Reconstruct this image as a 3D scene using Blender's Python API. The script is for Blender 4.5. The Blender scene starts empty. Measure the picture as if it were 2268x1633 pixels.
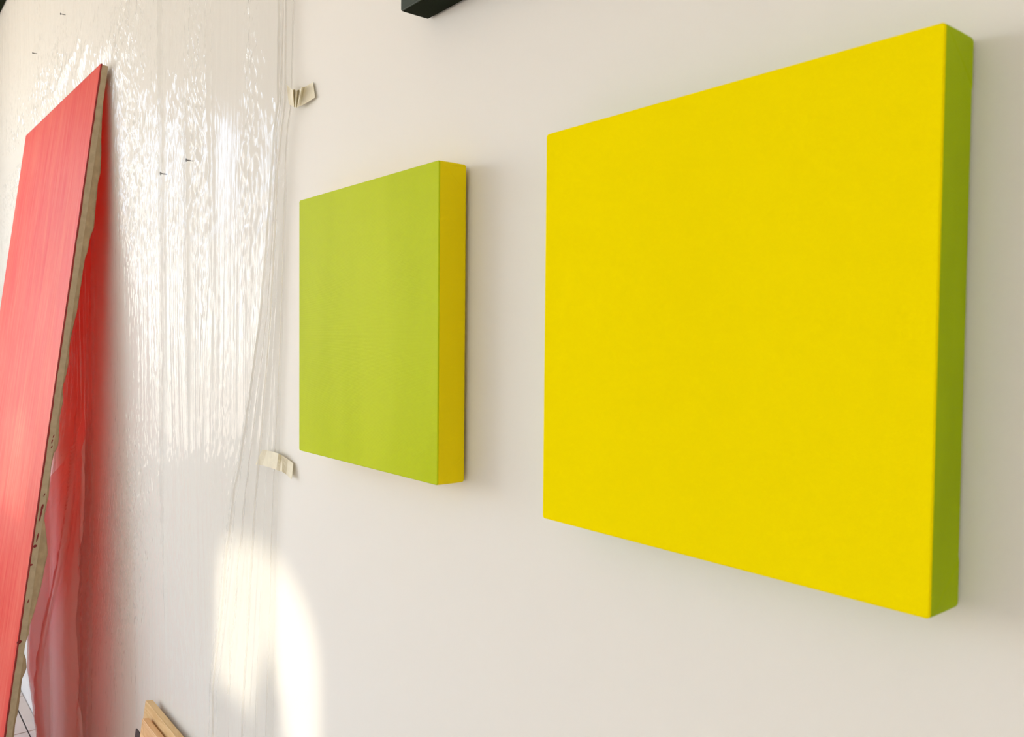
import bpy, bmesh, math, random
import numpy as np
from mathutils import Vector, Matrix, Euler

random.seed(7)
rng = np.random.default_rng(11)
SC = bpy.context.scene
COL = SC.collection

# ------------------------------------------------------------------ camera
CAM_Z = 1.632
cam_d = bpy.data.cameras.new('camera')
cam = bpy.data.objects.new('camera', cam_d)
COL.objects.link(cam)
YAW, PITCH, ROLL = -0.8924, -0.0345, 0.0092
fw = Vector((math.sin(YAW) * math.cos(PITCH), math.cos(YAW) * math.cos(PITCH), math.sin(PITCH)))
r0 = fw.cross(Vector((0, 0, 1))).normalized()
u0 = r0.cross(fw)
right = math.cos(ROLL) * r0 + math.sin(ROLL) * u0
up = -math.sin(ROLL) * r0 + math.cos(ROLL) * u0
m = Matrix((right, up, -fw)).transposed().to_4x4()
m.translation = Vector((0, -0.61747, CAM_Z))
cam.matrix_world = m
cam_d.sensor_width = 36.0
cam_d.lens = 36.0 * 1839.5 / 2268.0
cam_d.clip_start = 0.02
cam_d.dof.use_dof = True
cam_d.dof.focus_distance = 1.55
cam_d.dof.aperture_fstop = 12.5
SC.camera = cam

# ------------------------------------------------------------------ light
SC.view_settings.view_transform = 'Standard'
SC.view_settings.look = 'None'
SC.view_settings.gamma = 1.0
SC.view_settings.use_curve_mapping = False
SC.view_settings.exposure = 0.0
SC.cycles.max_bounces = 14
SC.cycles.diffuse_bounces = 8
SC.cycles.glossy_bounces = 5
SC.cycles.transparent_max_bounces = 16
SC.cycles.sample_clamp_indirect = 8.0

world = bpy.data.worlds.new('sky')
SC.world = world
world.use_nodes = True
wn = world.node_tree.nodes
wl = world.node_tree.links
wn.clear()
w_out = wn.new('ShaderNodeOutputWorld')
w_bg = wn.new('ShaderNodeBackground')
w_tc = wn.new('ShaderNodeTexCoord')
w_sep = wn.new('ShaderNodeSeparateXYZ')
w_map = wn.new('ShaderNodeMapRange')
w_map.inputs['From Min'].default_value = -1
w_map.inputs['From Max'].default_value = 1
w_ramp = wn.new('ShaderNodeValToRGB')
el = w_ramp.color_ramp.elements
el[0].position = 0.0
el[0].color = (0.43, 0.38, 0.32, 1)
el[1].position = 1.0
el[1].color = (0.50, 0.66, 1.0, 1)
for p, c in ((0.47, (0.56, 0.50, 0.43, 1)), (0.50, (1.0, 0.96, 0.88, 1)), (0.548, (1.0, 0.98, 0.94, 1)), (0.572, (0.76, 0.87, 1.0, 1)), (0.62, (0.62, 0.78, 1.0, 1))):
    e = el.new(p)
    e.color = c
wl.new(w_tc.outputs['Generated'], w_sep.inputs[0])
wl.new(w_sep.outputs['Z'], w_map.inputs['Value'])
wl.new(w_map.outputs[0], w_ramp.inputs[0])
wl.new(w_ramp.outputs[0], w_bg.inputs['Color'])
w_bg.inputs['Strength'].default_value = 11.9
wl.new(w_bg.outputs[0], w_out.inputs['Surface'])

sun_d = bpy.data.lights.new('sun', 'SUN')
sun_d.energy = 2.2
sun_d.angle = math.radians(0.9)
sun_d.color = (1.0, 0.91, 0.74)
sun = bpy.data.objects.new('sun', sun_d)
COL.objects.link(sun)
SUN_DIR = Vector((-0.45, 1.0, -0.33)).normalized()
sun.rotation_euler = SUN_DIR.to_track_quat('-Z', 'Y').to_euler()

# room: wall of the paintings is y = 0, the room lies at y < 0
XL, XR, YF, ZC = -5.3, 3.0, -4.3, 3.9
WT = 0.12


def portal(name, loc, rot, sx, sy):
    d = bpy.data.lights.new(name, 'AREA')
    d.shape = 'RECTANGLE'
    d.size = sx
    d.size_y = sy
    d.cycles.is_portal = True
    o = bpy.data.objects.new(name, d)
    o.location = loc
    o.rotation_euler = rot
    COL.objects.link(o)


LEFT_WIN = [(-2.50, -0.95), (-4.15, -2.68)]       # y ranges
LEFT_WZ = (0.85, 3.15)
ARCH = [(0.165, 0.709), (-1.465, -0.921)]          # x ranges in the front wall
ARCH_Z = [(2.315, 2.69), (2.44, 2.80)]
FILL_WIN = [(1.35, 2.15)]                         # unseen low window, added to fill the shadows
FILL_WZ = (0.35, 1.85)
for (a, b) in LEFT_WIN:
    portal('window_daylight', (XL - 0.02, (a + b) / 2, sum(LEFT_WZ) / 2), (0, -math.pi / 2, 0), LEFT_WZ[1] - LEFT_WZ[0], b - a)
for (a, b), (c, d) in zip(ARCH, ARCH_Z):
    portal('window_daylight', ((a + b) / 2, YF - 0.02, (c + d) / 2), (math.pi / 2, 0, math.pi), b - a, d - c)


for (a, b) in FILL_WIN:
    portal('window_daylight', ((a + b) / 2, YF - 0.02, sum(FILL_WZ) / 2), (math.pi / 2, 0, math.pi), b - a, FILL_WZ[1] - FILL_WZ[0])  # daylight through the added fill window


# ------------------------------------------------------------------ materials
def mat(name):
    mm = bpy.data.materials.new(name)
    mm.use_nodes = True
    nt = mm.node_tree
    nt.nodes.clear()
    return mm, nt, nt.nodes, nt.links


def nd(nt, typ, **kw):
    n = nt.nodes.new(typ)
    for k, v in kw.items():
        if k.startswith('i_'):
            n.inputs[k[2:].replace('_', ' ')].default_value = v
        else:
            setattr(n, k, v)
    return n


def mapped(nt, scale, coord='Object'):
    tc = nd(nt, 'ShaderNodeTexCoord')
    mp = nd(nt, 'ShaderNodeMapping')
    mp.inputs['Scale'].default_value = scale
    nt.links.new(tc.outputs[coord], mp.inputs['Vector'])
    return mp.outputs[0]


def simple(name, col, rough=0.5, var=0.0, scale=(20, 20, 20), bump=0.0, bscale=(400, 400, 400), spec=0.5, detail=4.0, bdist=0.001):
    mm, nt, n, l = mat(name)
    out = nd(nt, 'ShaderNodeOutputMaterial')
    p = nd(nt, 'ShaderNodeBsdfPrincipled')
    p.inputs['Roughness'].default_value = rough
    p.inputs['Specular IOR Level'].default_value = spec
    l.new(p.outputs[0], out.inputs[0])
    if var > 0:
        nz = nd(nt, 'ShaderNodeTexNoise')
        nz.inputs['Scale'].default_value = 1.0
        nz.inputs['Detail'].default_value = detail
        l.new(mapped(nt, scale), nz.inputs['Vector'])
        rp = nd(nt, 'ShaderNodeValToRGB')
        a, b = rp.color_ramp.elements
        a.position, b.position = 0.3, 0.7
        a.color = tuple(c * (1 - var) for c in col) + (1,)
        b.color = tuple(min(1.0, c * (1 + var)) for c in col) + (1,)
        l.new(nz.outputs['Fac'], rp.inputs[0])
        l.new(rp.outputs[0], p.inputs['Base Color'])
    else:
        p.inputs['Base Color'].default_value = tuple(col) + (1,)
    if bump > 0:
        bz = nd(nt, 'ShaderNodeTexNoise')
        bz.inputs['Scale'].default_value = 1.0
        bz.inputs['Detail'].default_value = 2.0
        l.new(mapped(nt, bscale), bz.inputs['Vector'])
        b = nd(nt, 'ShaderNodeBump')
        b.inputs['Strength'].default_value = bump
        b.inputs['Distance'].default_value = bdist
        l.new(bz.outputs['Fac'], b.inputs['Height'])
        l.new(b.outputs[0], p.inputs['Normal'])
    return mm


M_WALL = simple('white_wall_paint', (0.80, 0.783, 0.73), 0.75, 0.012, (1.5, 1.5, 1.5), 0.25, (260, 260, 60), 0.3, bdist=0.0006)
M_CEIL = simple('ceiling_paint', (0.80, 0.79, 0.76), 0.9)
M_TILE = simple('pale_floor_tile', (0.54, 0.46, 0.39), 0.45, 0.10, (6, 6, 6), 0.1, (60, 60, 60))
M_GROUT = simple('dark_tile_joint', (0.06, 0.05, 0.045), 0.9)
M_FRAME = simple('window_frame_paint', (0.75, 0.74, 0.70), 0.5)


def canvas_mat(name, col_lo, col_hi, rough, zlo=0.0, zhi=0.4, streak=(3, 3, 1.2), weave=0.35, spec=0.4):
    """Acrylic brushed on cotton canvas: two close colours mixed by soft vertical brush noise."""
    mm, nt, n, l = mat(name)
    out = nd(nt, 'ShaderNodeOutputMaterial')
    p = nd(nt, 'ShaderNodeBsdfPrincipled')
    p.inputs['Roughness'].default_value = rough
    p.inputs['Specular IOR Level'].default_value = spec
    l.new(p.outputs[0], out.inputs[0])
    nz = nd(nt, 'ShaderNodeTexNoise')
    nz.inputs['Scale'].default_value = 1.0
    nz.inputs['Detail'].default_value = 5.0
    nz.inputs['Distortion'].default_value = 0.4
    l.new(mapped(nt, streak), nz.inputs['Vector'])
    rp = nd(nt, 'ShaderNodeValToRGB')
    a, b = rp.color_ramp.elements
    a.position, b.position = 0.32, 0.68
    a.color = tuple(col_lo) + (1,)
    b.color = tuple(col_hi) + (1,)
    l.new(nz.outputs['Fac'], rp.inputs[0])
    l.new(rp.outputs[0], p.inputs['Base Color'])
    # weave
    wx = nd(nt, 'ShaderNodeTexWave', bands_direction='X')
    wx.inputs['Scale'].default_value = 1.0
    wx.inputs['Distortion'].default_value = 0.6
    wz = nd(nt, 'ShaderNodeTexWave', bands_direction='Z')
    wz.inputs['Scale'].default_value = 1.0
    wz.inputs['Distortion'].default_value = 0.6
    mv = mapped(nt, (330, 330, 330))
    l.new(mv, wx.inputs['Vector'])
    l.new(mv, wz.inputs['Vector'])
    ad = nd(nt, 'ShaderNodeMath', operation='ADD')
    l.new(wx.outputs['Fac'], ad.inputs[0])
    l.new(wz.outputs['Fac'], ad.inputs[1])
    bp = nd(nt, 'ShaderNodeBump')
    bp.inputs['Strength'].default_value = weave
    bp.inputs['Distance'].default_value = 0.0002
    l.new(ad.outputs[0], bp.inputs['Height'])
    l.new(bp.outputs[0], p.inputs['Normal'])
    return mm


M_YEL_FRONT = canvas_mat('yellow_acrylic', (0.90, 0.74, 0.001), (0.93, 0.77, 0.001), 0.7, spec=0.0)
M_YEL_SIDE = canvas_mat('olive_green_acrylic', (0.33, 0.45, 0.002), (0.40, 0.54, 0.002), 0.6, streak=(12, 12, 4), spec=0.06)
M_GRN_FRONT = canvas_mat('lime_green_acrylic', (0.46, 0.56, 0.002), (0.53, 0.63, 0.012), 0.5, streak=(6, 6, 1.6), spec=0.035)
M_GRN_SIDE = canvas_mat('mustard_yellow_acrylic', (0.82, 0.64, 0.002), (0.87, 0.69, 0.002), 0.55, spec=0.08)
M_DARK_FRONT = canvas_mat('dark_green_acrylic', (0.022, 0.032, 0.020), (0.032, 0.044, 0.028), 0.45, spec=0.12)
M_DARK_SIDE = canvas_mat('blackish_green_acrylic', (0.006, 0.009, 0.003), (0.009, 0.014, 0.004), 0.6, spec=0.03)
M_PALE_FRONT = canvas_mat('pale_acrylic', (0.72, 0.74, 0.66), (0.78, 0.8, 0.72), 0.5)
M_RAW = simple('raw_canvas', (0.50, 0.405, 0.265), 0.9, 0.10, (60, 60, 60), 0.5, (900, 900, 900), 0.1)
M_FLAP_SHADE = simple('frayed_canvas_shade', (0.44, 0.335, 0.20), 0.9, 0.12, (60, 60, 40), 0.5, (900, 900, 900), 0.1)  # same raw canvas, darkened so the flap's shading sits in the colour
M_REDEDGE = simple('dark_red_paint', (0.30, 0.015, 0.012), 0.5, 0.2, (80, 80, 30))
M_DRIP = simple('dried_red_drip', (0.22, 0.008, 0.008), 0.35)
M_NAIL = simple('dark_steel', (0.010, 0.010, 0.012), 0.5, spec=0.2)
M_TAPE = simple('cream_masking_tape', (0.76, 0.71, 0.55), 0.7, 0.06, (60, 60, 60), 0.3, (700, 700, 200), 0.2)
M_BLACKBOARD = simple('black_board', (0.02, 0.014, 0.012), 0.5)


def wood_mat(name, a_col, b_col):
    mm, nt, n, l = mat(name)
    out = nd(nt, 'ShaderNodeOutputMaterial')
    p = nd(nt, 'ShaderNodeBsdfPrincipled')
    p.inputs['Roughness'].default_value = 0.6
    l.new(p.outputs[0], out.inputs[0])
    nz = nd(nt, 'ShaderNodeTexNoise')
    nz.inputs['Scale'].default_value = 1.0
    nz.inputs['Detail'].default_value = 6.0
    nz.inputs['Distortion'].default_value = 1.2
    l.new(mapped(nt, (6, 60, 60)), nz.inputs['Vector'])
    rp = nd(nt, 'ShaderNodeValToRGB')
    a, b = rp.color_ramp.elements
    a.position, b.position = 0.35, 0.65
    a.color = tuple(a_col) + (1,)
    b.color = tuple(b_col) + (1,)
    l.new(nz.outputs['Fac'], rp.inputs[0])
    l.new(rp.outputs[0], p.inputs['Base Color'])
    return mm


M_PINE = wood_mat('pine_wood', (0.60, 0.38, 0.15), (0.74, 0.52, 0.25))
M_PINE2 = wood_mat('orange_pine_wood', (0.62, 0.33, 0.13), (0.78, 0.50, 0.24))

# red painted canvas: glows red on the back because light soaks through it
mm, nt, n, l = mat('red_acrylic_on_thin_canvas')
out = nd(nt, 'ShaderNodeOutputMaterial')
p = nd(nt, 'ShaderNodeBsdfPrincipled')
p.inputs['Roughness'].default_value = 0.55
p.inputs['Specular IOR Level'].default_value = 0.09
nz = nd(nt, 'ShaderNodeTexNoise')
nz.inputs['Scale'].default_value = 1.0
nz.inputs['Detail'].default_value = 6.0
nz.inputs['Distortion'].default_value = 0.8
l.new(mapped(nt, (9, 9, 2.2)), nz.inputs['Vector'])
rp = nd(nt, 'ShaderNodeValToRGB')
a, b = rp.color_ramp.elements
a.position, b.position = 0.34, 0.68
a.color = (0.74, 0.04, 0.025, 1)
b.color = (0.84, 0.185, 0.125, 1)
nf = nd(nt, 'ShaderNodeTexNoise')
nf.inputs['Scale'].default_value = 1.0
nf.inputs['Detail'].default_value = 5.0
l.new(mapped(nt, (55, 55, 5)), nf.inputs['Vector'])
mz = nd(nt, 'ShaderNodeMath', operation='MULTIPLY_ADD')
mz.inputs[1].default_value = 0.45
l.new(nf.outputs['Fac'], mz.inputs[0])
mq = nd(nt, 'ShaderNodeMath', operation='MULTIPLY')
mq.inputs[1].default_value = 0.55
l.new(nz.outputs['Fac'], mq.inputs[0])
l.new(mq.outputs[0], mz.inputs[2])
l.new(mz.outputs[0], rp.inputs[0])
l.new(rp.outputs[0], p.inputs['Base Color'])
rr = nd(nt, 'ShaderNodeMapRange')
rr.inputs['To Min'].default_value = 0.42
rr.inputs['To Max'].default_value = 0.62
l.new(nz.outputs['Fac'], rr.inputs['Value'])
l.new(rr.outputs[0], p.inputs['Roughness'])
tr = nd(nt, 'ShaderNodeBsdfTranslucent')
tr.inputs['Color'].default_value = (0.95, 0.012, 0.004, 1)
mx = nd(nt, 'ShaderNodeMixShader')
mx.inputs[0].default_value = 0.235
l.new(p.outputs[0], mx.inputs[1])
l.new(tr.outputs[0], mx.inputs[2])
l.new(mx.outputs[0], out.inputs[0])
M_RED = mm

# polythene dust sheet: clear film with a little milkiness and a strong sheen at grazing angles
mm, nt, n, l = mat('clear_polythene_film')
out = nd(nt, 'ShaderNodeOutputMaterial')
tp = nd(nt, 'ShaderNodeBsdfTransparent')
tp.inputs['Color'].default_value = (0.955, 0.955, 0.95, 1)
df = nd(nt, 'ShaderNodeBsdfDiffuse')
df.inputs['Color'].default_value = (0.88, 0.87, 0.84, 1)
tl = nd(nt, 'ShaderNodeBsdfTranslucent')
tl.inputs['Color'].default_value = (0.88, 0.87, 0.84, 1)
dm = nd(nt, 'ShaderNodeMixShader')
dm.inputs[0].default_value = 0.45
l.new(df.outputs[0], dm.inputs[1])
l.new(tl.outputs[0], dm.inputs[2])
body = nd(nt, 'ShaderNodeMixShader')
body.inputs[0].default_value = 0.17
l.new(tp.outputs[0], body.inputs[1])
l.new(dm.outputs[0], body.inputs[2])
gl = nd(nt, 'ShaderNodeBsdfGlossy')
gl.inputs['Roughness'].default_value = 0.11
gl.inputs['Color'].default_value = (0.95, 0.96, 1.0, 1)
bz = nd(nt, 'ShaderNodeTexNoise')
bz.inputs['Scale'].default_value = 1.0
bz.inputs['Detail'].default_value = 3.0
l.new(mapped(nt, (110, 110, 7)), bz.inputs['Vector'])
bp = nd(nt, 'ShaderNodeBump')
bp.inputs['Strength'].default_value = 0.22
bp.inputs['Distance'].default_value = 0.001
l.new(bz.outputs['Fac'], bp.inputs['Height'])
l.new(bp.outputs[0], gl.inputs['Normal'])
lw = nd(nt, 'ShaderNodeLayerWeight')
lw.inputs['Blend'].default_value = 0.5
l.new(bp.outputs[0], lw.inputs['Normal'])
pw = nd(nt, 'ShaderNodeMath', operation='POWER')
pw.inputs[1].default_value = 4.0
l.new(lw.outputs['Facing'], pw.inputs[0])
ml = nd(nt, 'ShaderNodeMath', operation='MULTIPLY_ADD', use_clamp=True)
ml.inputs[1].default_value = 0.17
ml.inputs[2].default_value = 0.012
l.new(pw.outputs[0], ml.inputs[0])
fm = nd(nt, 'ShaderNodeMixShader')
l.new(ml.outputs[0], fm.inputs[0])
l.new(body.outputs[0], fm.inputs[1])
l.new(gl.outputs[0], fm.inputs[2])
l.new(fm.outputs[0], out.inputs[0])
M_FILM = mm


# ------------------------------------------------------------------ helpers
def link_mesh(name, me, material, parent=None):
    o = bpy.data.objects.new(name, me)
    if material is not None and not me.materials:
        me.materials.append(material)
    COL.objects.link(o)
    if parent is not None:
        o.parent = parent
    return o


def from_bm(name, bm, material, parent=None, smooth=False):
    bmesh.ops.recalc_face_normals(bm, faces=bm.faces)
    me = bpy.data.meshes.new(name)
    bm.to_mesh(me)
    bm.free()
    if smooth:
        for f in me.polygons:
            f.use_smooth = True
    return link_mesh(name, me, material, parent)


def bm_box(x0, x1, y0, y1, z0, z1, bev=0.0, seg=2, bm=None):
    bm = bm or bmesh.new()
    r = bmesh.ops.create_cube(bm, size=1.0)
    for v in r['verts']:
        v.co = Vector((x0 + (v.co.x + .5) * (x1 - x0), y0 + (v.co.y + .5) * (y1 - y0), z0 + (v.co.z + .5) * (z1 - z0)))
    if bev > 0:
        es = list({e for v in r['verts'] for e in v.link_edges})
        bmesh.ops.bevel(bm, geom=es, offset=bev, segments=seg, affect='EDGES', profile=0.6)
    return bm


def box(name, x0, x1, y0, y1, z0, z1, material, parent=None, bev=0.0, seg=2):
    return from_bm(name, bm_box(x0, x1, y0, y1, z0, z1, bev, seg), material, parent)


def thing(name, label, cat, loc=(0, 0, 0), rot=(0, 0, 0), group=None):
    o = bpy.data.objects.new(name, None)
    o.empty_display_size = 0.05
    o.location = loc
    o.rotation_euler = rot
    COL.objects.link(o)
    return tag(o, label, cat, group)


def tag(o, label, cat, group=None):
    o['label'] = label
    o['category'] = cat
    if group:
        o['group'] = group
    return o


def structure(o, label=None):
    o['kind'] = 'structure'
    if label:
        o['label'] = label
    return o


def pierced_wall(name, outline, holes, thick, to_world, material):
    """Flat wall with openings: a filled 2D curve turned into a mesh."""
    cu = bpy.data.curves.new(name, 'CURVE')
    cu.dimensions = '2D'
    cu.fill_mode = 'BOTH'
    cu.extrude = thick / 2
    for pts in [outline] + holes:
        sp = cu.splines.new('POLY')
        sp.points.add(len(pts) - 1)
        for q, (a_, b_) in zip(sp.points, pts):
            q.co = (a_, b_, 0, 1)
        sp.use_cyclic_u = True
    tmp = bpy.data.objects.new(name + '_curve', cu)
    COL.objects.link(tmp)
    dg = bpy.context.evaluated_depsgraph_get()
    me = bpy.data.meshes.new_from_object(tmp.evaluated_get(dg))
    bpy.data.objects.remove(tmp)
    bpy.data.curves.remove(cu)
    me.name = name
    me.transform(to_world)
    me.materials.clear()
    return link_mesh(name, me, material)


# ------------------------------------------------------------------ the room
structure(box('wall_back', XL - WT, XR + WT, 0, WT, -0.1, ZC + WT, M_WALL), 'white painted studio wall behind the canvases')
structure(box('wall_right', XR, XR + WT, YF - WT, 0, -0.1, ZC + WT, M_WALL))
structure(box('ceiling', XL, XR, YF, 0, ZC, ZC + WT, M_CEIL))


def rect(a, b, c, d):
    return [(a, c), (b, c), (b, d), (a, d)]


def arch(x0, x1, z0, z1, k=24):
    r = (x1 - x0) / 2
    pts = [(x0, z0), (x1, z0)]
    for i in range(k + 1):
        t = math.pi * i / k
        pts.append(((x0 + x1) / 2 + r * math.cos(t), z1 - 0.17 + 0.17 * math.sin(t)))
    return pts


T_left = Matrix(((0, 0, 1, XL - WT / 2), (1, 0, 0, 0), (0, 1, 0, 0), (0, 0, 0, 1)))
structure(pierced_wall('wall_left', rect(YF - WT, 0, -0.1, ZC + WT), [rect(a, b, *LEFT_WZ) for a, b in LEFT_WIN], WT, T_left, M_WALL))
T_front = Matrix(((1, 0, 0, 0), (0, 0, -1, YF - WT / 2), (0, 1, 0, 0), (0, 0, 0, 1)))
structure(pierced_wall('wall_front', rect(XL, XR, -0.1, ZC + WT), [arch(a, b, c, d) for (a, b), (c, d) in zip(ARCH, ARCH_Z)] + [rect(a, b, *FILL_WZ) for a, b in FILL_WIN], WT, T_front, M_WALL))

k = 1
for a, b in LEFT_WIN:
    w = bpy.data.objects.new('window_%d' % k, None)
    COL.objects.link(w)
    structure(w, 'tall paned window in the left wall')
    z0, z1 = LEFT_WZ
    xm = XL - 0.07
    for (ya, yb, za, zb) in ((a, a + .05, z0, z1), (b - .05, b, z0, z1), (a + .05, b - .05, z0, z0 + .05), (a + .05, b - .05, z1 - .05, z1)):
        box('window_frame', xm - .025, xm + .025, ya, yb, za, zb, M_FRAME, w)
    ym = (a + b) / 2
    box('muntin', xm - .015, xm + .015, ym - .02, ym + .02, z0 + .05, z1 - .05, M_FRAME, w)
    box('muntin', xm - .0149, xm + .0149, a + .05, ym - .02, 2.3, 2.34, M_FRAME, w)
    box('muntin', xm - .0149, xm + .0149, ym + .02, b - .05, 2.3, 2.34, M_FRAME, w)
    k += 1

# floor: a dark bed with separate 40 cm tiles
fl = structure(box('floor', XL, XR, YF, 0, -0.1, -0.008, M_GROUT), 'pale square floor tiles with dark joints')
tile_me = None
TS, TG = 0.40, 0.005
cols = [(-3.866 - TS * i, -3.866 - TS * i + TS) for i in range(4, -18, -1)]
rows = [(-0.045 - TS * (j + 1), -0.045 - TS * j) for j in range(11)]
shared = {}
for (x0, x1) in cols:
    for (y0, y1) in [(-0.045, 0.0)] + rows:
        a0, a1, b0, b1 = max(x0, XL), min(x1, XR), max(y0, YF), min(y1, 0)
        if a1 - a0 < .02 or b1 - b0 < .02:
            continue
        key = (round(a1 - a0, 4), round(b1 - b0, 4))
        if key not in shared:
            bm = bm_box(-(key[0] - TG) / 2, (key[0] - TG) / 2, -(key[1] - TG) / 2, (key[1] - TG) / 2, -0.008, 0, 0.0015, 1)
            bmesh.ops.recalc_face_normals(bm, faces=bm.faces)
            me = bpy.data.meshes.new('tile')
            bm.to_mesh(me)
            bm.free()
            me.materials.append(M_TILE)
            shared[key] = me
        t = link_mesh('tile', shared[key], None, fl)
        t.location = ((a0 + a1) / 2, (b0 + b1) / 2, 0)


# ------------------------------------------------------------------ box canvases
def loop(w, h, r, inset, y, seg=4):
    pts = []
    x0, x1, z0, z1 = inset, w - inset, inset, h - inset
    r = max(r - inset * 0.6, 0.0006)
    for cx, cz, a0 in ((x1 - r, z1 - r, 0), (x0 + r, z1 - r, 90), (x0 + r, z0 + r, 180), (x1 - r, z0 + r, 270)):
        for i in range(seg + 1):
            t = math.radians(a0 + 90 * i / seg)
            pts.append((cx + r * math.cos(t), y, cz + r * math.sin(t)))
    return pts


def lofted(loops, cap_first=False, cap_last=False):
    bm = bmesh.new()
    vs = [[bm.verts.new(q) for q in lp] for lp in loops]
    n_ = len(vs[0])
    for a_, b_ in zip(vs, vs[1:]):
        for i in range(n_):
            bm.faces.new((a_[i], a_[(i + 1) % n_], b_[(i + 1) % n_], b_[i]))
    if cap_first:
        bm.faces.new(vs[0])
    if cap_last:
        bm.faces.new(vs[-1])
    return bm


def box_canvas(name, label, x0, x1, z0, z1, depth, gap, m_front, m_side, lip=0.0015, group='box canvases hung on the white wall'):
    """Gallery-wrapped canvas. Local origin at its lower left corner on the wall."""
    t = thing(name, label, 'painting', (x0, 0, z0), group=group)
    w, h, d = x1 - x0, z1 - z0, -depth
    r = 0.003
    front = lofted([loop(w, h, r, 0.0, d + lip), loop(w, h, r, 0.0, d + 0.0011), loop(w, h, r, 0.0004, d + 0.0004),
                    loop(w, h, r, 0.0012, d), loop(w, h, r, 0.012, d + 0.0002)], cap_last=True)
    from_bm('painted_front', front, m_front, t)
    side = lofted([loop(w, h, r, 0.0002, d + lip), loop(w, h, r, -0.0001, d + lip + 0.002), loop(w, h, r, -0.0002, d * 0.5),
                   loop(w, h, r, 0.0, -gap - 0.002), loop(w, h, r, 0.0012, -gap), loop(w, h, r, 0.012, -gap)])
    from_bm('painted_edge', side, m_side, t)
    # folded canvas at each corner of the wrap: a thin triangular tuck
    for (cx, cz, sx, sz) in ((w, h, 1, 1), (w, 0, 1, -1)):
        bm = bmesh.new()
        zz = cz - sz * 0.0025
        vs = [bm.verts.new(q) for q in ((cx - .0002, d + .004, zz), (cx - .0002, -gap - .001, zz), (cx - .0002, -gap - .001, zz - sz * .034),
                                       (cx + .0004, d + .008, zz - sz * .003), (cx + .0004, -gap - .002, zz - sz * .002), (cx + .0004, -gap - .002, zz - sz * .030))]
        for f in ((3, 4, 5), (0, 1, 4, 3), (1, 2, 5, 4), (2, 0, 3, 5)):
            bm.faces.new([vs[i] for i in f])
        from_bm('corner_fold', bm, m_side, t)
    # stretcher bars behind
    bw = 0.03
    bt = min(0.018, depth - gap - 0.006)
    for (a0, a1, c0, c1) in ((0.004, w - .004, h - bw - .004, h - .004), (0.004, w - .004, .004, bw + .004), (.004, bw + .004, bw + .005, h - bw - .005), (w - bw - .004, w - .004, bw + .005, h - bw - .005)):
        box('stretcher_bar', a0, a1, -gap - bt - .001, -gap - .001, c0, c1, M_PINE, t)
    # picture hook that keeps it off the wall
    box('hanger', w / 2 - .012, w / 2 + .012, -gap - .002, -0.0002, h - bw, h - bw + .02, M_NAIL, t)
    return t


box_canvas('box_canvas', 'large square bright yellow box canvas with olive green sides, nearest on the wall',
           -0.6545, -0.2545, CAM_Z - 0.18703, CAM_Z + 0.21297, 0.0473, 0.003, M_YEL_FRONT, M_YEL_SIDE)
box_canvas('box_canvas', 'lime green square box canvas with mustard yellow sides beside the plastic sheet',
           -1.2526, -0.8526, CAM_Z - 0.18111, CAM_Z + 0.21889, 0.0473, 0.006, M_GRN_FRONT, M_GRN_SIDE)
box_canvas('box_canvas', 'dark green box canvas cut off by the top edge above the lime green one',
           -0.9475, -0.5475, 2.058, 2.458, 0.0455, 0.003, M_DARK_FRONT, M_DARK_SIDE)
box_canvas('framed_picture', 'pale picture with blackish edges, high in the top left corner above the plastic sheet',
           -5.15, -4.2, 3.188, 3.75, 0.030, 0.003, M_PALE_FRONT, M_DARK_SIDE)

# ------------------------------------------------------------------ red canvas leaning on the wall
LEAN, PYAW = 0.1367, 0.0157
PW, PLEN, PT = 1.134, 2.432, 0.020
rt = thing('leaning_canvas', 'tall streaky red canvas leaning on the plastic covered wall, raw beige edge', 'painting',
           (-2.614, -0.3610, 0.0032), (-LEAN, 0, PYAW))
# local: x to the right (canvas spans -PW..0), y into the wall (0..PT), z up the canvas
nx, nz_ = 24, 48
bm = bmesh.new()
gv = {}
for i in range(nx + 1):
    for j in range(nz_ + 1):
        u, v = i / nx, j / nz_
        bow = 0.004 * math.sin(math.pi * u) * math.sin(math.pi * v)
        gv[i, j] = bm.verts.new((-PW + PW * u, bow, PLEN * v))
for i in range(nx):
    for j in range(nz_):
        bm.faces.new((gv[i, j], gv[i + 1, j], gv[i + 1, j + 1], gv[i, j + 1]))
o = from_bm('painted_front', bm, M_RED, rt, smooth=True)
# thin painted lip turned over the right, top and left edges
zs = np.linspace(0, PLEN, 90)


def strip(name, prof_fn, material, thick=0.0009):
    """Vertical ribbon at the right side: prof_fn(z) -> list of (x, y)."""
    bm_ = bmesh.new()
    rows_ = []
    for z in zs:
        rows_.append([bm_.verts.new((px, py, z)) for px, py in prof_fn(z)])
    for a_, b_ in zip(rows_, rows_[1:]):
        for i in range(len(a_) - 1):
            bm_.faces.new((a_[i], a_[i + 1], b_[i + 1], b_[i]))
    return from_bm(name, bm_, material, rt, smooth=True)


rag = [random.uniform(-1, 1) for _ in zs]


def lip_prof(z):
    i = int(round(z / PLEN * 89))
    wv_ = 0.0042 + 0.0009 * rag[i]
    return [(-0.0005, -0.0003), (0.0004, 0.0002), (0.0006, 0.002), (0.0005, wv_), (-0.0004, wv_ + .0002)]


strip('painted_lip', lip_prof, M_REDEDGE)
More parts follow.
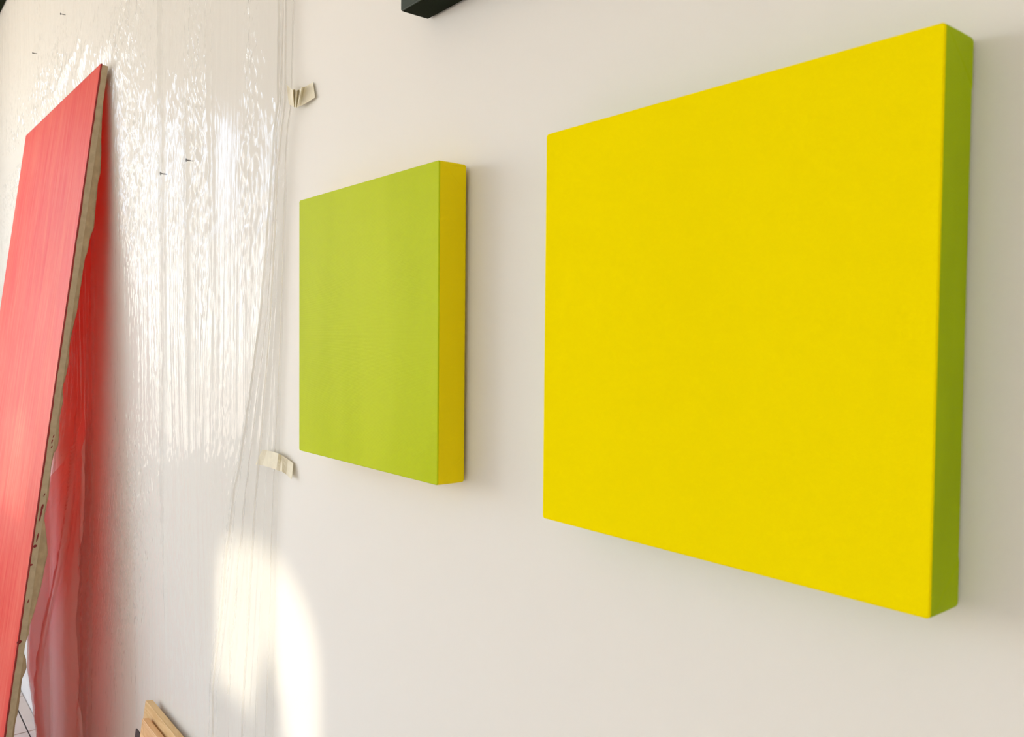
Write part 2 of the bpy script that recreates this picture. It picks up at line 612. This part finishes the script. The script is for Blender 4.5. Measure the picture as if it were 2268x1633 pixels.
# raw canvas on the sides (three slabs around the bars)
box('canvas_edge', -0.0025, 0.0002, 0.0006, PT, 0.0, PLEN - 0.001, M_RAW, rt, 0.0008)
box('canvas_edge', -PW, -PW + 0.0025, 0.0006, PT, 0.0, PLEN - 0.001, M_RAW, rt, 0.0008)
box('canvas_edge', -PW + .0026, -0.0026, 0.0006, PT, PLEN - 0.0025, PLEN, M_RAW, rt, 0.0008)
box('painted_lip', -PW, 0, -0.0002, 0.0035, PLEN, PLEN + 0.0007, M_REDEDGE, rt)
# loose ragged flap of surplus canvas sticking out past the back
FLAP = [(0.0, -0.003), (0.10, 0.0), (0.116, 0.0013), (0.163, 0.004), (0.208, 0.0085), (0.26, 0.0153), (0.308, 0.0197), (0.339, 0.0171), (0.384, 0.0184), (0.456, 0.0217),
        (0.469, 0.0228), (0.495, 0.0166), (0.54, 0.0149), (0.567, 0.0105), (0.6, 0.0107), (0.651, 0.0108), (0.715, 0.0109), (0.753, 0.0076), (0.798, 0.004),
        (0.856, 0.008), (0.894, 0.0066), (0.932, 0.0011), (0.971, 0.0077), (1.015, 0.0042), (1.072, 0.01), (1.097, 0.0116), (1.122, 0.003), (1.16, 0.001),
        (1.236, 0.0058), (1.299, 0.0015), (1.324, 0.0083), (1.362, 0.0167), (1.4, 0.0238), (1.437, 0.0207), (1.474, 0.0193), (1.499, 0.0172), (1.523, 0.0147),
        (1.56, 0.0108), (1.598, 0.0044), (1.622, 0.0054), (1.647, 0.0004), (1.672, -0.0016), (1.696, 0.0083), (1.721, 0.0126), (1.746, 0.0046), (1.789, 0.0057),
        (1.831, 0.0068), (1.867, 0.0038), (1.904, 0.0052), (2.1, 0.004), (2.3, 0.006), (2.44, 0.0)]
fs, fe = [q[0] for q in FLAP], [q[1] for q in FLAP]
bm = bmesh.new()
prev = None
for i in range(301):
    s = 0.02 + (PLEN - 0.03) * i / 300
    e_ = float(np.interp(s, fs, fe)) + random.uniform(-.0004, .0004)
    bend = 0.003 * math.sin(s * 5.3) + 0.002 * math.sin(s * 13 + 1)
    row = []
    for q in range(6):
        f = q / 5
        row.append(bm.verts.new((-0.0012 + bend * f * f - 0.0025 * f, PT - 0.004 + (e_ + 0.004) * f, PLEN - s)))
    if prev:
        for q in range(5):
            bm.faces.new((prev[q], prev[q + 1], row[q + 1], row[q]))
    prev = row
o = from_bm('loose_flap', bm, M_FLAP_SHADE, rt, smooth=True)
md = o.modifiers.new('thickness', 'SOLIDIFY')
md.thickness = 0.0008
# wooden bars behind the canvas
BW = 0.035
for (a0, a1, c0, c1) in ((-PW + .003, -.003, PLEN - BW - .003, PLEN - .003), (-PW + .003, -.003, 0.0, BW), (-PW + .003, -PW + .003 + BW, BW + .001, PLEN - BW - .004),
                         (-.003 - BW, -.003, BW + .001, PLEN - BW - .004), (-PW + .004 + BW, -.004 - BW, PLEN * .5 - BW / 2, PLEN * .5 + BW / 2)):
    box('stretcher_bar', a0, a1, 0.0055, PT - .0005, c0, c1, M_PINE, rt, 0.001, 1)
# dried drips on the raw edge
for (s, y0, hh, ww) in ((1.270, 0.013, .022, .006), (1.287, .012, .030, .005), (1.303, .011, .012, .004), (1.352, .012, .026, .0045), (1.378, .009, .009, .009),
                        (1.07, .016, .010, .003), (1.085, .014, .012, .003), (1.10, .015, .008, .003), (1.43, .006, .006, .008), (1.642, .004, .012, .012), (1.53, .012, .012, .003), (1.235, .014, .010, .003)):
    bm = bmesh.new()
    bmesh.ops.create_icosphere(bm, subdivisions=2, radius=1.0)
    for v in bm.verts:
        v.co = Vector((0.0004 + v.co.x * 0.0012, y0 + v.co.y * ww / 2 + v.co.z * 0.0012, PLEN - s + v.co.z * hh / 2 * (1.2 if v.co.z < 0 else .8)))
    from_bm('paint_drip', bm, M_DRIP, rt, smooth=True)


# ------------------------------------------------------------------ plastic dust sheet
def smooth(t):
    return t * t * t * (t * (t * 6 - 15) + 10)


class Perlin:
    def __init__(self, seed):
        r_ = np.random.default_rng(seed)
        self.p = np.concatenate([r_.permutation(256)] * 2)
        a_ = r_.uniform(0, 2 * np.pi, 256)
        self.g = np.stack([np.cos(a_), np.sin(a_)], 1)

    def __call__(self, x, y):
        xi, yi = np.floor(x).astype(int), np.floor(y).astype(int)
        xf, yf = x - xi, y - yi
        xi &= 255
        yi &= 255

        def gr(i, j, dx, dy):
            h = self.p[(self.p[(xi + i) & 255] + yi + j) & 255]
            g = self.g[h]
            return g[..., 0] * dx + g[..., 1] * dy
        u_, v_ = smooth(xf), smooth(yf)
        a_ = gr(0, 0, xf, yf) * (1 - u_) + gr(1, 0, xf - 1, yf) * u_
        b_ = gr(0, 1, xf, yf - 1) * (1 - u_) + gr(1, 1, xf - 1, yf - 1) * u_
        return (a_ * (1 - v_) + b_ * v_) * 1.5


P1, P2, P3, P4, P5, P6 = [Perlin(s) for s in (3, 5, 8, 13, 21, 34)]


def sheet_relief(X, Z):
    """Distance of the film from the wall, in metres."""
    def ridge(nv):
        return 1 - np.abs(nv) * 1.6

    def bump_at(x, z, sx, sz):
        return np.exp(-((X - x) / sx) ** 2 - ((Z - z) / sz) ** 2)
    wx = X + 0.030 * P1(X * 2.2, Z * 0.9) + 0.012 * P2(X * 7, Z * 2.1)
    # hanging streaks, fanning slightly
    fan = wx + 0.10 * (Z - 1.6) * P3(X * 1.3 + 5, Z * 0.4)
    streak = 0.0018 * ridge(P4(fan * 26, Z * 0.55)) + 0.0012 * ridge(P5(fan * 55 + 9, Z * 0.9)) + 0.0006 * ridge(P6(fan * 120, Z * 2.0))
    # crumpled zones
    mask = np.clip(0.5 * P2(X * 1.7 + 3, Z * 1.3 + 7) + 0.10, 0, 1)
    for (x, z, sx, sz, a_) in ((-1.53, 2.22, .045, .26, 1.0), (-1.56, 1.92, .04, .14, .7), (-1.84, 2.1, .07, .3, .9), (-2.40, 2.05, .13, .26, 1.0), (-2.38, 2.5, .16, .2, .8), (-3.3, 2.55, .35, .16, .9),
                               (-2.45, 1.1, .22, .35, .9), (-2.75, .8, .25, .4, .7), (-4.0, 2.35, .5, .25, .8), (-2.62, 2.42, .25, .10, .8), (-1.75, 1.42, .10, .2, .4), (-1.66, 1.25, .06, .25, .5)):
        mask = mask + a_ * bump_at(x, z, sx, sz)
    mask = np.clip(mask * (1 - 0.75 * bump_at(-1.95, 1.5, .33, .33)), 0, 1)
    c1, s1 = math.cos(0.5), math.sin(0.5)
    xr_, zr_ = X * c1 - Z * s1, X * s1 + Z * c1
    c2, s2 = math.cos(-0.45), math.sin(-0.45)
    xq, zq = X * c2 - Z * s2, X * s2 + Z * c2
    crumple = 0.0046 * ridge(P5(xr_ * 36, zr_ * 9)) + 0.0034 * ridge(P6(xq * 62, zq * 17)) + 0.0017 * ridge(P4(xr_ * 100, zr_ * 34))
    calm = 1 - 0.75 * np.exp(-(((X + 2.02) / .25) ** 2 + ((Z - 1.1) / .35) ** 2)) - 0.6 * np.exp(-(((X + 1.46) / .06) ** 2))
    d = 0.0045 + np.clip(calm, .15, 1) * streak + mask * crumple
    d = d + 0.004 * (P1(X * 1.1 + 8, Z * 0.5) + .6)
    # broad hanging folds farther left and low down, where the film swings free of the wall
    low = np.clip((1.5 - Z) / 1.5, 0, 1) * np.clip((-2.3 - X) / .6, 0, 1)
    d = d + low * (0.020 * (P2(fan * 4.5, Z * 0.35) + .5) + 0.010 * ridge(P3(fan * 11, Z * 0.5)))
    # two loose folds that hang forward into the gap behind the red canvas
    s1_ = smooth(np.clip((1.35 - Z) / 1.05, 0, 1))
    d = d + 0.072 * s1_ * np.exp(-((X + 2.93 + .10 * s1_) / .075) ** 2)
    s2_ = np.interp(Z, [0, .25, .5, .7, .9, 1.1, 1.3, 1.55], [.070, .078, .112, .112, .088, .055, .025, 0])
    d = d + s2_ * np.exp(-((X + 3.20) / .16) ** 2)
    # long pleats held by the two nails in the middle
    def pleat(xc, zt, zb, w_, a_, skew=0.0):
        env = 1 / (1 + np.exp(-(zt - Z) / .03)) * 1 / (1 + np.exp(-(Z - zb) / .05))
        xx = X - xc - skew * (Z - zt)
        return a_ * env * np.exp(-(xx / w_) ** 2)
    for q in ((-2.104, 3.2, 1.15, .0055, .013, .0), (-2.116, 3.2, 1.6, .004, -.002, .0), (-2.085, 1.95, .9, .007, .004, .015), (-1.911, 2.12, 1.55, .004, .010, .0), (-1.903, 2.02, 1.35, .005, .003, .02),
              (-1.93, 2.3, 1.9, .006, .003, -.08), (-1.885, 2.45, 2.0, .006, .003, .05), (-1.80, 2.9, 1.8, .006, .004, -.03), (-1.775, 2.9, 1.7, .005, .003, -.03),
              (-2.80, 2.0, .2, .006, .012, .03), (-2.88, 1.7, .2, .005, .012, .02), (-3.02, 1.4, .2, .006, .014, .03), (-1.75, 1.70, 1.58, .005, .007, .05), (-1.79, 1.68, 1.3, .006, .003, .12), (-1.70, 2.1, 1.2, .006, .002, .05)):
        d = d + pleat(*q)
    # wide gathered hem at the right edge: pinched by the upper tape, spreading below it
    zk = np.array([0.0, 0.887, 1.30, 1.671, 1.988, 2.031, 2.221, 3.3])
    xr = np.array([-1.475, -1.461, -1.442, -1.414, -1.392, -1.376, -1.366, -1.360])
    xl = np.array([-1.80, -1.768, -1.640, -1.49, -1.408, -1.392, -1.396, -1.398])
    R_, L_ = np.interp(Z, zk, xr), np.interp(Z, zk, xl)
    for t, w_, a_ in ((0.0, .0045, .0060), (.13, .004, .0045), (.35, .0045, .0035), (.62, .0040, .0045), (.80, .003, .0030), (.97, .003, .0020)):
        d = d + a_ * np.exp(-((X - (L_ + (R_ - L_) * t)) / w_) ** 2)
    # diagonal drag lines running from the hem down to the left
    fanl = (X + 1.39) - 0.22 * (Z - 2.05)
    dm_ = np.clip(1 - np.abs(Z - 1.8) / .35, 0, 1) * np.exp(-((X + 1.56) / .10) ** 2)
    d = d + 0.0016 * dm_ * ridge(P6(fanl * 60, Z * 1.2))
    # swags sagging between the two upper nails
    for (zc, a_, w_) in ((2.66, .006, .02), (2.56, .010, .03), (2.44, .014, .035), (2.30, .010, .03)):
        zz = zc - 0.16 * (1 - ((X + 3.55) / .8) ** 2)
        inside = np.clip(1 - ((X + 3.55) / .95) ** 2, 0, 1)
        d = d + a_ * inside * np.exp(-((Z - zz + .03 * P3(X * 4, Z * 2)) / w_) ** 2)
    # pressed flat by the red canvas where its top edge rests
    press = np.exp(-((Z - 2.41) / .05) ** 2) * (1 / (1 + np.exp((X + 2.58) / .01)))
    d = np.maximum(d, 0.0025)
    d = d * (1 - press) + 0.0035 * press
    # right margin is stuck flat
    edge = np.clip((R_ - X) / .012, 0, 1)
    return 0.0012 + (d - 0.0012) * (0.25 + .75 * edge)


xs = np.concatenate([np.linspace(-5.26, -2.7, 430, endpoint=False), np.linspace(-2.7, -1.36, 470)])
NZ = 640
ws = np.linspace(0, 1, NZ)
zk = np.array([0.0, 0.887, 1.30, 1.671, 1.988, 2.031, 2.221, 3.3])
xrk = np.array([-1.475, -1.461, -1.442, -1.414, -1.392, -1.376, -1.366, -1.360])
zb = np.where(xs > -3.75, 0.012, 0.012 + (-3.75 - xs) * 0.62)
zt = np.full_like(xs, 3.165)
ZZ = zb[:, None] + (zt - zb)[:, None] * ws[None, :]
# squeeze the columns so that the last one follows the hem line
XX = xs[:, None] + (np.interp(ZZ, zk, xrk) + 1.36) * (np.clip((xs[:, None] + 2.7) / 1.34, 0, 1) ** 3)
DD = sheet_relief(XX, ZZ)
verts = np.stack([XX, -DD, ZZ], -1).reshape(-1, 3).astype(np.float32)
ii = np.arange(len(xs) - 1)[:, None] * NZ + np.arange(NZ - 1)[None, :]
quads = np.stack([ii, ii + NZ, ii + NZ + 1, ii + 1], -1).reshape(-1, 4).astype(np.int32)
me = bpy.data.meshes.new('plastic_sheet')
me.vertices.add(len(verts))
me.vertices.foreach_set('co', verts.ravel())
me.loops.add(quads.size)
me.loops.foreach_set('vertex_index', quads.ravel())
me.polygons.add(len(quads))
me.polygons.foreach_set('loop_start', np.arange(0, quads.size, 4, dtype=np.int32))
me.update(calc_edges=True)
me.polygons.foreach_set('use_smooth', np.ones(len(quads), dtype=bool))
sheet = link_mesh('plastic_sheet', me, M_FILM)
tag(sheet, 'clear crinkled plastic dust sheet taped and nailed over the left of the wall', 'plastic sheet')


M_FOLD, nt, n, l = mat('doubled_polythene_film')
out = nd(nt, 'ShaderNodeOutputMaterial')
p = nd(nt, 'ShaderNodeBsdfPrincipled')
p.inputs['Base Color'].default_value = (0.88, 0.87, 0.83, 1)
p.inputs['Roughness'].default_value = 0.18
tp = nd(nt, 'ShaderNodeBsdfTransparent')
mx = nd(nt, 'ShaderNodeMixShader')
mx.inputs[0].default_value = 0.55
l.new(tp.outputs[0], mx.inputs[1])
l.new(p.outputs[0], mx.inputs[2])
l.new(mx.outputs[0], out.inputs[0])


def hem_fold(t0, z0, z1, w_):
    """One rolled pleat of doubled film running down the gathered edge."""
    zz = np.linspace(z0, z1, 90)
    R__ = np.interp(zz, zk, xrk)
    L__ = np.interp(zz, zk, np.array([-1.80, -1.768, -1.640, -1.49, -1.408, -1.392, -1.396, -1.398]))
    xx = L__ + (R__ - L__) * t0 + 0.0006 * np.sin(zz * 9 + t0 * 20)
    squeeze = np.clip(np.abs(zz - 2.035) / .25, .45, 1)
    base = sheet_relief(xx[:, None], zz[:, None])[:, 0]
    bm_ = bmesh.new()
    prev_ = None
    for x_, z_, q_, b_ in zip(xx, zz, squeeze, base):
        row_ = []
        for i in range(7):
            a_ = math.pi * i / 6
            row_.append(bm_.verts.new((x_ + w_ * q_ * math.cos(a_), -(b_ + 0.0008 + w_ * 1.3 * math.sin(a_)), z_)))
        if prev_:
            for i in range(6):
                bm_.faces.new((prev_[i], prev_[i + 1], row_[i + 1], row_[i]))
        prev_ = row_
    from_bm('gathered_fold', bm_, M_FOLD, sheet, smooth=True)


for t0, z0, z1, w_ in ((0.04, .75, 3.1, .0030), (.30, .9, 3.1, .0016), (.62, .55, 3.1, .0022), (.96, .3, 3.1, .0012)):
    hem_fold(t0, z0, z1, w_)


# a second layer of film bunched behind the red canvas
bm = bmesh.new()
prev = None
for zz_ in np.linspace(0.03, 1.5, 120):
    xl_ = -2.92 - 0.52 * float(smooth(np.clip((1.5 - zz_) / .7, 0, 1)))
    xx_ = np.linspace(-2.90 + 0.02 * math.sin(zz_ * 7), xl_, 70)
    dd_ = sheet_relief(xx_[:, None], np.full((70, 1), zz_))[:, 0]
    row = [bm.verts.new((float(x_), -float(d_) - 0.010 - 0.003 * math.sin(x_ * 60 + zz_ * 3), float(zz_))) for x_, d_ in zip(xx_, dd_)]
    if prev:
        for q in range(69):
            bm.faces.new((prev[q], row[q], row[q + 1], prev[q + 1]))
    prev = row
from_bm('bunched_layer', bm, M_FOLD, sheet, smooth=True)


def film_y(x, z):
    return -float(sheet_relief(np.array([[x]]), np.array([[z]]))[0, 0])


# ------------------------------------------------------------------ nails through the sheet
def nail(x, z, label):
    t = thing('nail', label, 'nail', (x, 0, z), group='dark nails sticking out through the plastic sheet')
    L = 0.0145
    bm_ = bmesh.new()
    bmesh.ops.create_cone(bm_, cap_ends=True, segments=10, radius1=0.0014, radius2=0.0014, depth=L + 0.02, matrix=Matrix.Translation((0, -L / 2 + .01, 0)) @ Matrix.Rotation(math.pi / 2, 4, 'X'))
    from_bm('shank', bm_, M_NAIL, t)
    bm_ = bmesh.new()
    bmesh.ops.create_cone(bm_, cap_ends=True, segments=14, radius1=0.0038, radius2=0.0034, depth=0.0016, matrix=Matrix.Translation((0, -L - .0006, 0)) @ Matrix.Rotation(math.pi / 2, 4, 'X'))
    from_bm('nail_head', bm_, M_NAIL, t)


nail(-2.104, 2.025, 'left nail of the pair in the middle of the plastic sheet, on a long pleat')
nail(-1.911, 2.026, 'right nail of the pair in the middle of the plastic sheet')
nail(-3.249, 2.743, 'nail near the top edge of the plastic, above the red canvas')
nail(-3.789, 2.750, 'small nail at upper left, farthest along the plastic sheet')


# ------------------------------------------------------------------ masking tape
def tape(name, label, grid, material):
    """grid: rows of (x, out, z) points; becomes a thin creased strip."""
    bm_ = bmesh.new()
    vs_ = [[bm_.verts.new((x, -o_, z)) for x, o_, z in row] for row in grid]
    for a_, b_ in zip(vs_, vs_[1:]):
        for i in range(len(a_) - 1):
            bm_.faces.new((a_[i], a_[i + 1], b_[i + 1], b_[i]))
    ob = from_bm(name, bm_, material)
    md_ = ob.modifiers.new('thickness', 'SOLIDIFY')
    md_.thickness = 0.0003
    return tag(ob, label, 'tape', 'masking tape holding the plastic edge')


tape('masking_tape', 'crumpled v shaped piece of cream masking tape pinching the plastic above the lime canvas', [
    [(-1.3821, 0.0120, 2.0712), (-1.3784, 0.0120, 2.0590), (-1.3746, 0.0120, 2.0469), (-1.3709, 0.0120, 2.0347)],
    [(-1.3690, 0.0120, 2.0628), (-1.3666, 0.0120, 2.0520), (-1.3641, 0.0120, 2.0412), (-1.3616, 0.0120, 2.0305)],
    [(-1.3405, 0.0190, 2.0511), (-1.3424, 0.0173, 2.0423), (-1.3443, 0.0157, 2.0335), (-1.3462, 0.0140, 2.0245)],
    [(-1.3533, 0.0100, 2.0566), (-1.3512, 0.0107, 2.0458), (-1.3491, 0.0113, 2.0350), (-1.3470, 0.0120, 2.0243)],
    [(-1.3287, 0.0170, 2.0474), (-1.3321, 0.0160, 2.0391), (-1.3355, 0.0150, 2.0307), (-1.3390, 0.0140, 2.0223)],
    [(-1.3375, 0.0090, 2.0532), (-1.3382, 0.0100, 2.0430), (-1.3390, 0.0110, 2.0329), (-1.3398, 0.0120, 2.0228)],
    [(-1.3137, 0.0150, 2.0496), (-1.3198, 0.0143, 2.0404), (-1.3260, 0.0137, 2.0311), (-1.3322, 0.0130, 2.0218)],
    [(-1.3227, 0.0060, 2.0542), (-1.3244, 0.0077, 2.0437), (-1.3260, 0.0093, 2.0332), (-1.3277, 0.0110, 2.0227)],
    [(-1.3117, 0.0030, 2.0567), (-1.3107, 0.0040, 2.0466), (-1.3097, 0.0050, 2.0365), (-1.3087, 0.0060, 2.0263)],
    [(-1.2963, 0.0030, 2.0569), (-1.2927, 0.0033, 2.0476), (-1.2892, 0.0037, 2.0383), (-1.2857, 0.0040, 2.0291)],
], M_TAPE)
tape('masking_tape', 'flat strip of yellowish masking tape over the plastic edge below left of the lime canvas', [
    [(-1.4772, 0.0170, 1.4254), (-1.4888, 0.0167, 1.4148), (-1.5004, 0.0163, 1.4041), (-1.5122, 0.0160, 1.3933)],
    [(-1.4615, 0.0140, 1.4252), (-1.4685, 0.0140, 1.4152), (-1.4755, 0.0140, 1.4052), (-1.4826, 0.0140, 1.3951)],
    [(-1.4348, 0.0140, 1.4257), (-1.4396, 0.0140, 1.4155), (-1.4443, 0.0140, 1.4054), (-1.4491, 0.0140, 1.3951)],
    [(-1.4085, 0.0150, 1.4254), (-1.4118, 0.0150, 1.4153), (-1.4151, 0.0150, 1.4052), (-1.4184, 0.0150, 1.3950)],
    [(-1.4103, 0.0100, 1.4224), (-1.4101, 0.0107, 1.4127), (-1.4098, 0.0113, 1.4031), (-1.4096, 0.0120, 1.3935)],
    [(-1.4048, 0.0090, 1.4221), (-1.4031, 0.0100, 1.4127), (-1.4015, 0.0110, 1.4033), (-1.3998, 0.0120, 1.3939)],
    [(-1.3907, 0.0050, 1.4162), (-1.3917, 0.0057, 1.4073), (-1.3928, 0.0063, 1.3983), (-1.3938, 0.0070, 1.3894)],
    [(-1.3702, 0.0040, 1.4114), (-1.3689, 0.0057, 1.4024), (-1.3677, 0.0073, 1.3934), (-1.3665, 0.0090, 1.3845)],
], M_TAPE)


# ------------------------------------------------------------------ bare stretcher frames on the floor
def mitred_bar(bm_, p0, p1, q1, q0, t):
    """Flat bar with corners p0,p1 (outer) q1,q0 (inner) in the x-z plane, thickness t in y."""
    vs_ = [bm_.verts.new((x, y, z)) for y in (0, t) for (x, z) in (p0, p1, q1, q0)]
    for f in ((0, 1, 2, 3), (7, 6, 5, 4), (0, 4, 5, 1), (1, 5, 6, 2), (2, 6, 7, 3), (3, 7, 4, 0)):
        bm_.faces.new([vs_[i] for i in f])


def stretcher(label, loc, lean, w, h, bar, t, material, keys=True):
    f = thing('stretcher_frame', label, 'frame', loc, (-lean, 0, 0), 'bare wooden stretcher frames leaning on the wall')
    o_ = [(0, 0), (w, 0), (w, h), (0, h)]
    i_ = [(bar, bar), (w - bar, bar), (w - bar, h - bar), (bar, h - bar)]
    for a_ in range(4):
        b_ = (a_ + 1) % 4
        bm_ = bmesh.new()
        mitred_bar(bm_, o_[a_], o_[b_], i_[b_], i_[a_], t)
        bmesh.ops.bevel(bm_, geom=list(bm_.edges), offset=0.0009, segments=1, affect='EDGES')
        from_bm('stretcher_bar', bm_, material, f)
    return f


stretcher('back pine stretcher frame, its bare corner showing at the bottom of the picture', (-2.200, -0.127, 0.001), 0.135, 0.90, 0.712, 0.045, 0.018, M_PINE)
stretcher('front pine stretcher frame with orange mitred corner, leaning on the other frame', (-2.138, -0.149, 0.001), 0.135, 0.85, 0.695, 0.045, 0.016, M_PINE2)
db = box('dark_board', 0, 0.6, 0, 0.003, 0, 0.632, M_BLACKBOARD)
db.location = (-2.232, -0.1315, 0.0005)
db.rotation_euler = (-0.135, 0, 0)
tag(db, 'thin dark board whose edge shows left of the pine stretcher frames', 'board')


# unseen bottle added on the arched window's sill to cast a shadow in the sun patch
bt = thing('bottle', 'unseen clay bottle added on a window sill behind the viewer to shade the sun patch', 'bottle', (0.475, YF - 0.06, ARCH_Z[0][0]))
prof = [(0.0, 0.0), (.050, 0.0), (.062, .012), (.066, .045), (.060, .080), (.042, .108), (.020, .130), (.014, .160), (.017, .170), (.0, .170)]
bm = bmesh.new()
rings = []
for r_, z_ in prof:
    if r_ == 0.0:
        rings.append([bm.verts.new((0, 0, z_))])
    else:
        rings.append([bm.verts.new((r_ * math.cos(2 * math.pi * i / 28), r_ * math.sin(2 * math.pi * i / 28) * .85, z_)) for i in range(28)])
for a_, b_ in zip(rings, rings[1:]):
    for i in range(28):
        if len(a_) == 1:
            bm.faces.new((a_[0], b_[i], b_[(i + 1) % 28]))
        elif len(b_) == 1:
            bm.faces.new((a_[i], b_[0], a_[(i + 1) % 28]))
        else:
            bm.faces.new((a_[i], b_[i], b_[(i + 1) % 28], a_[(i + 1) % 28]))
from_bm('body', bm, simple('clay_glaze', (0.35, 0.22, 0.14), 0.4), bt, smooth=True)
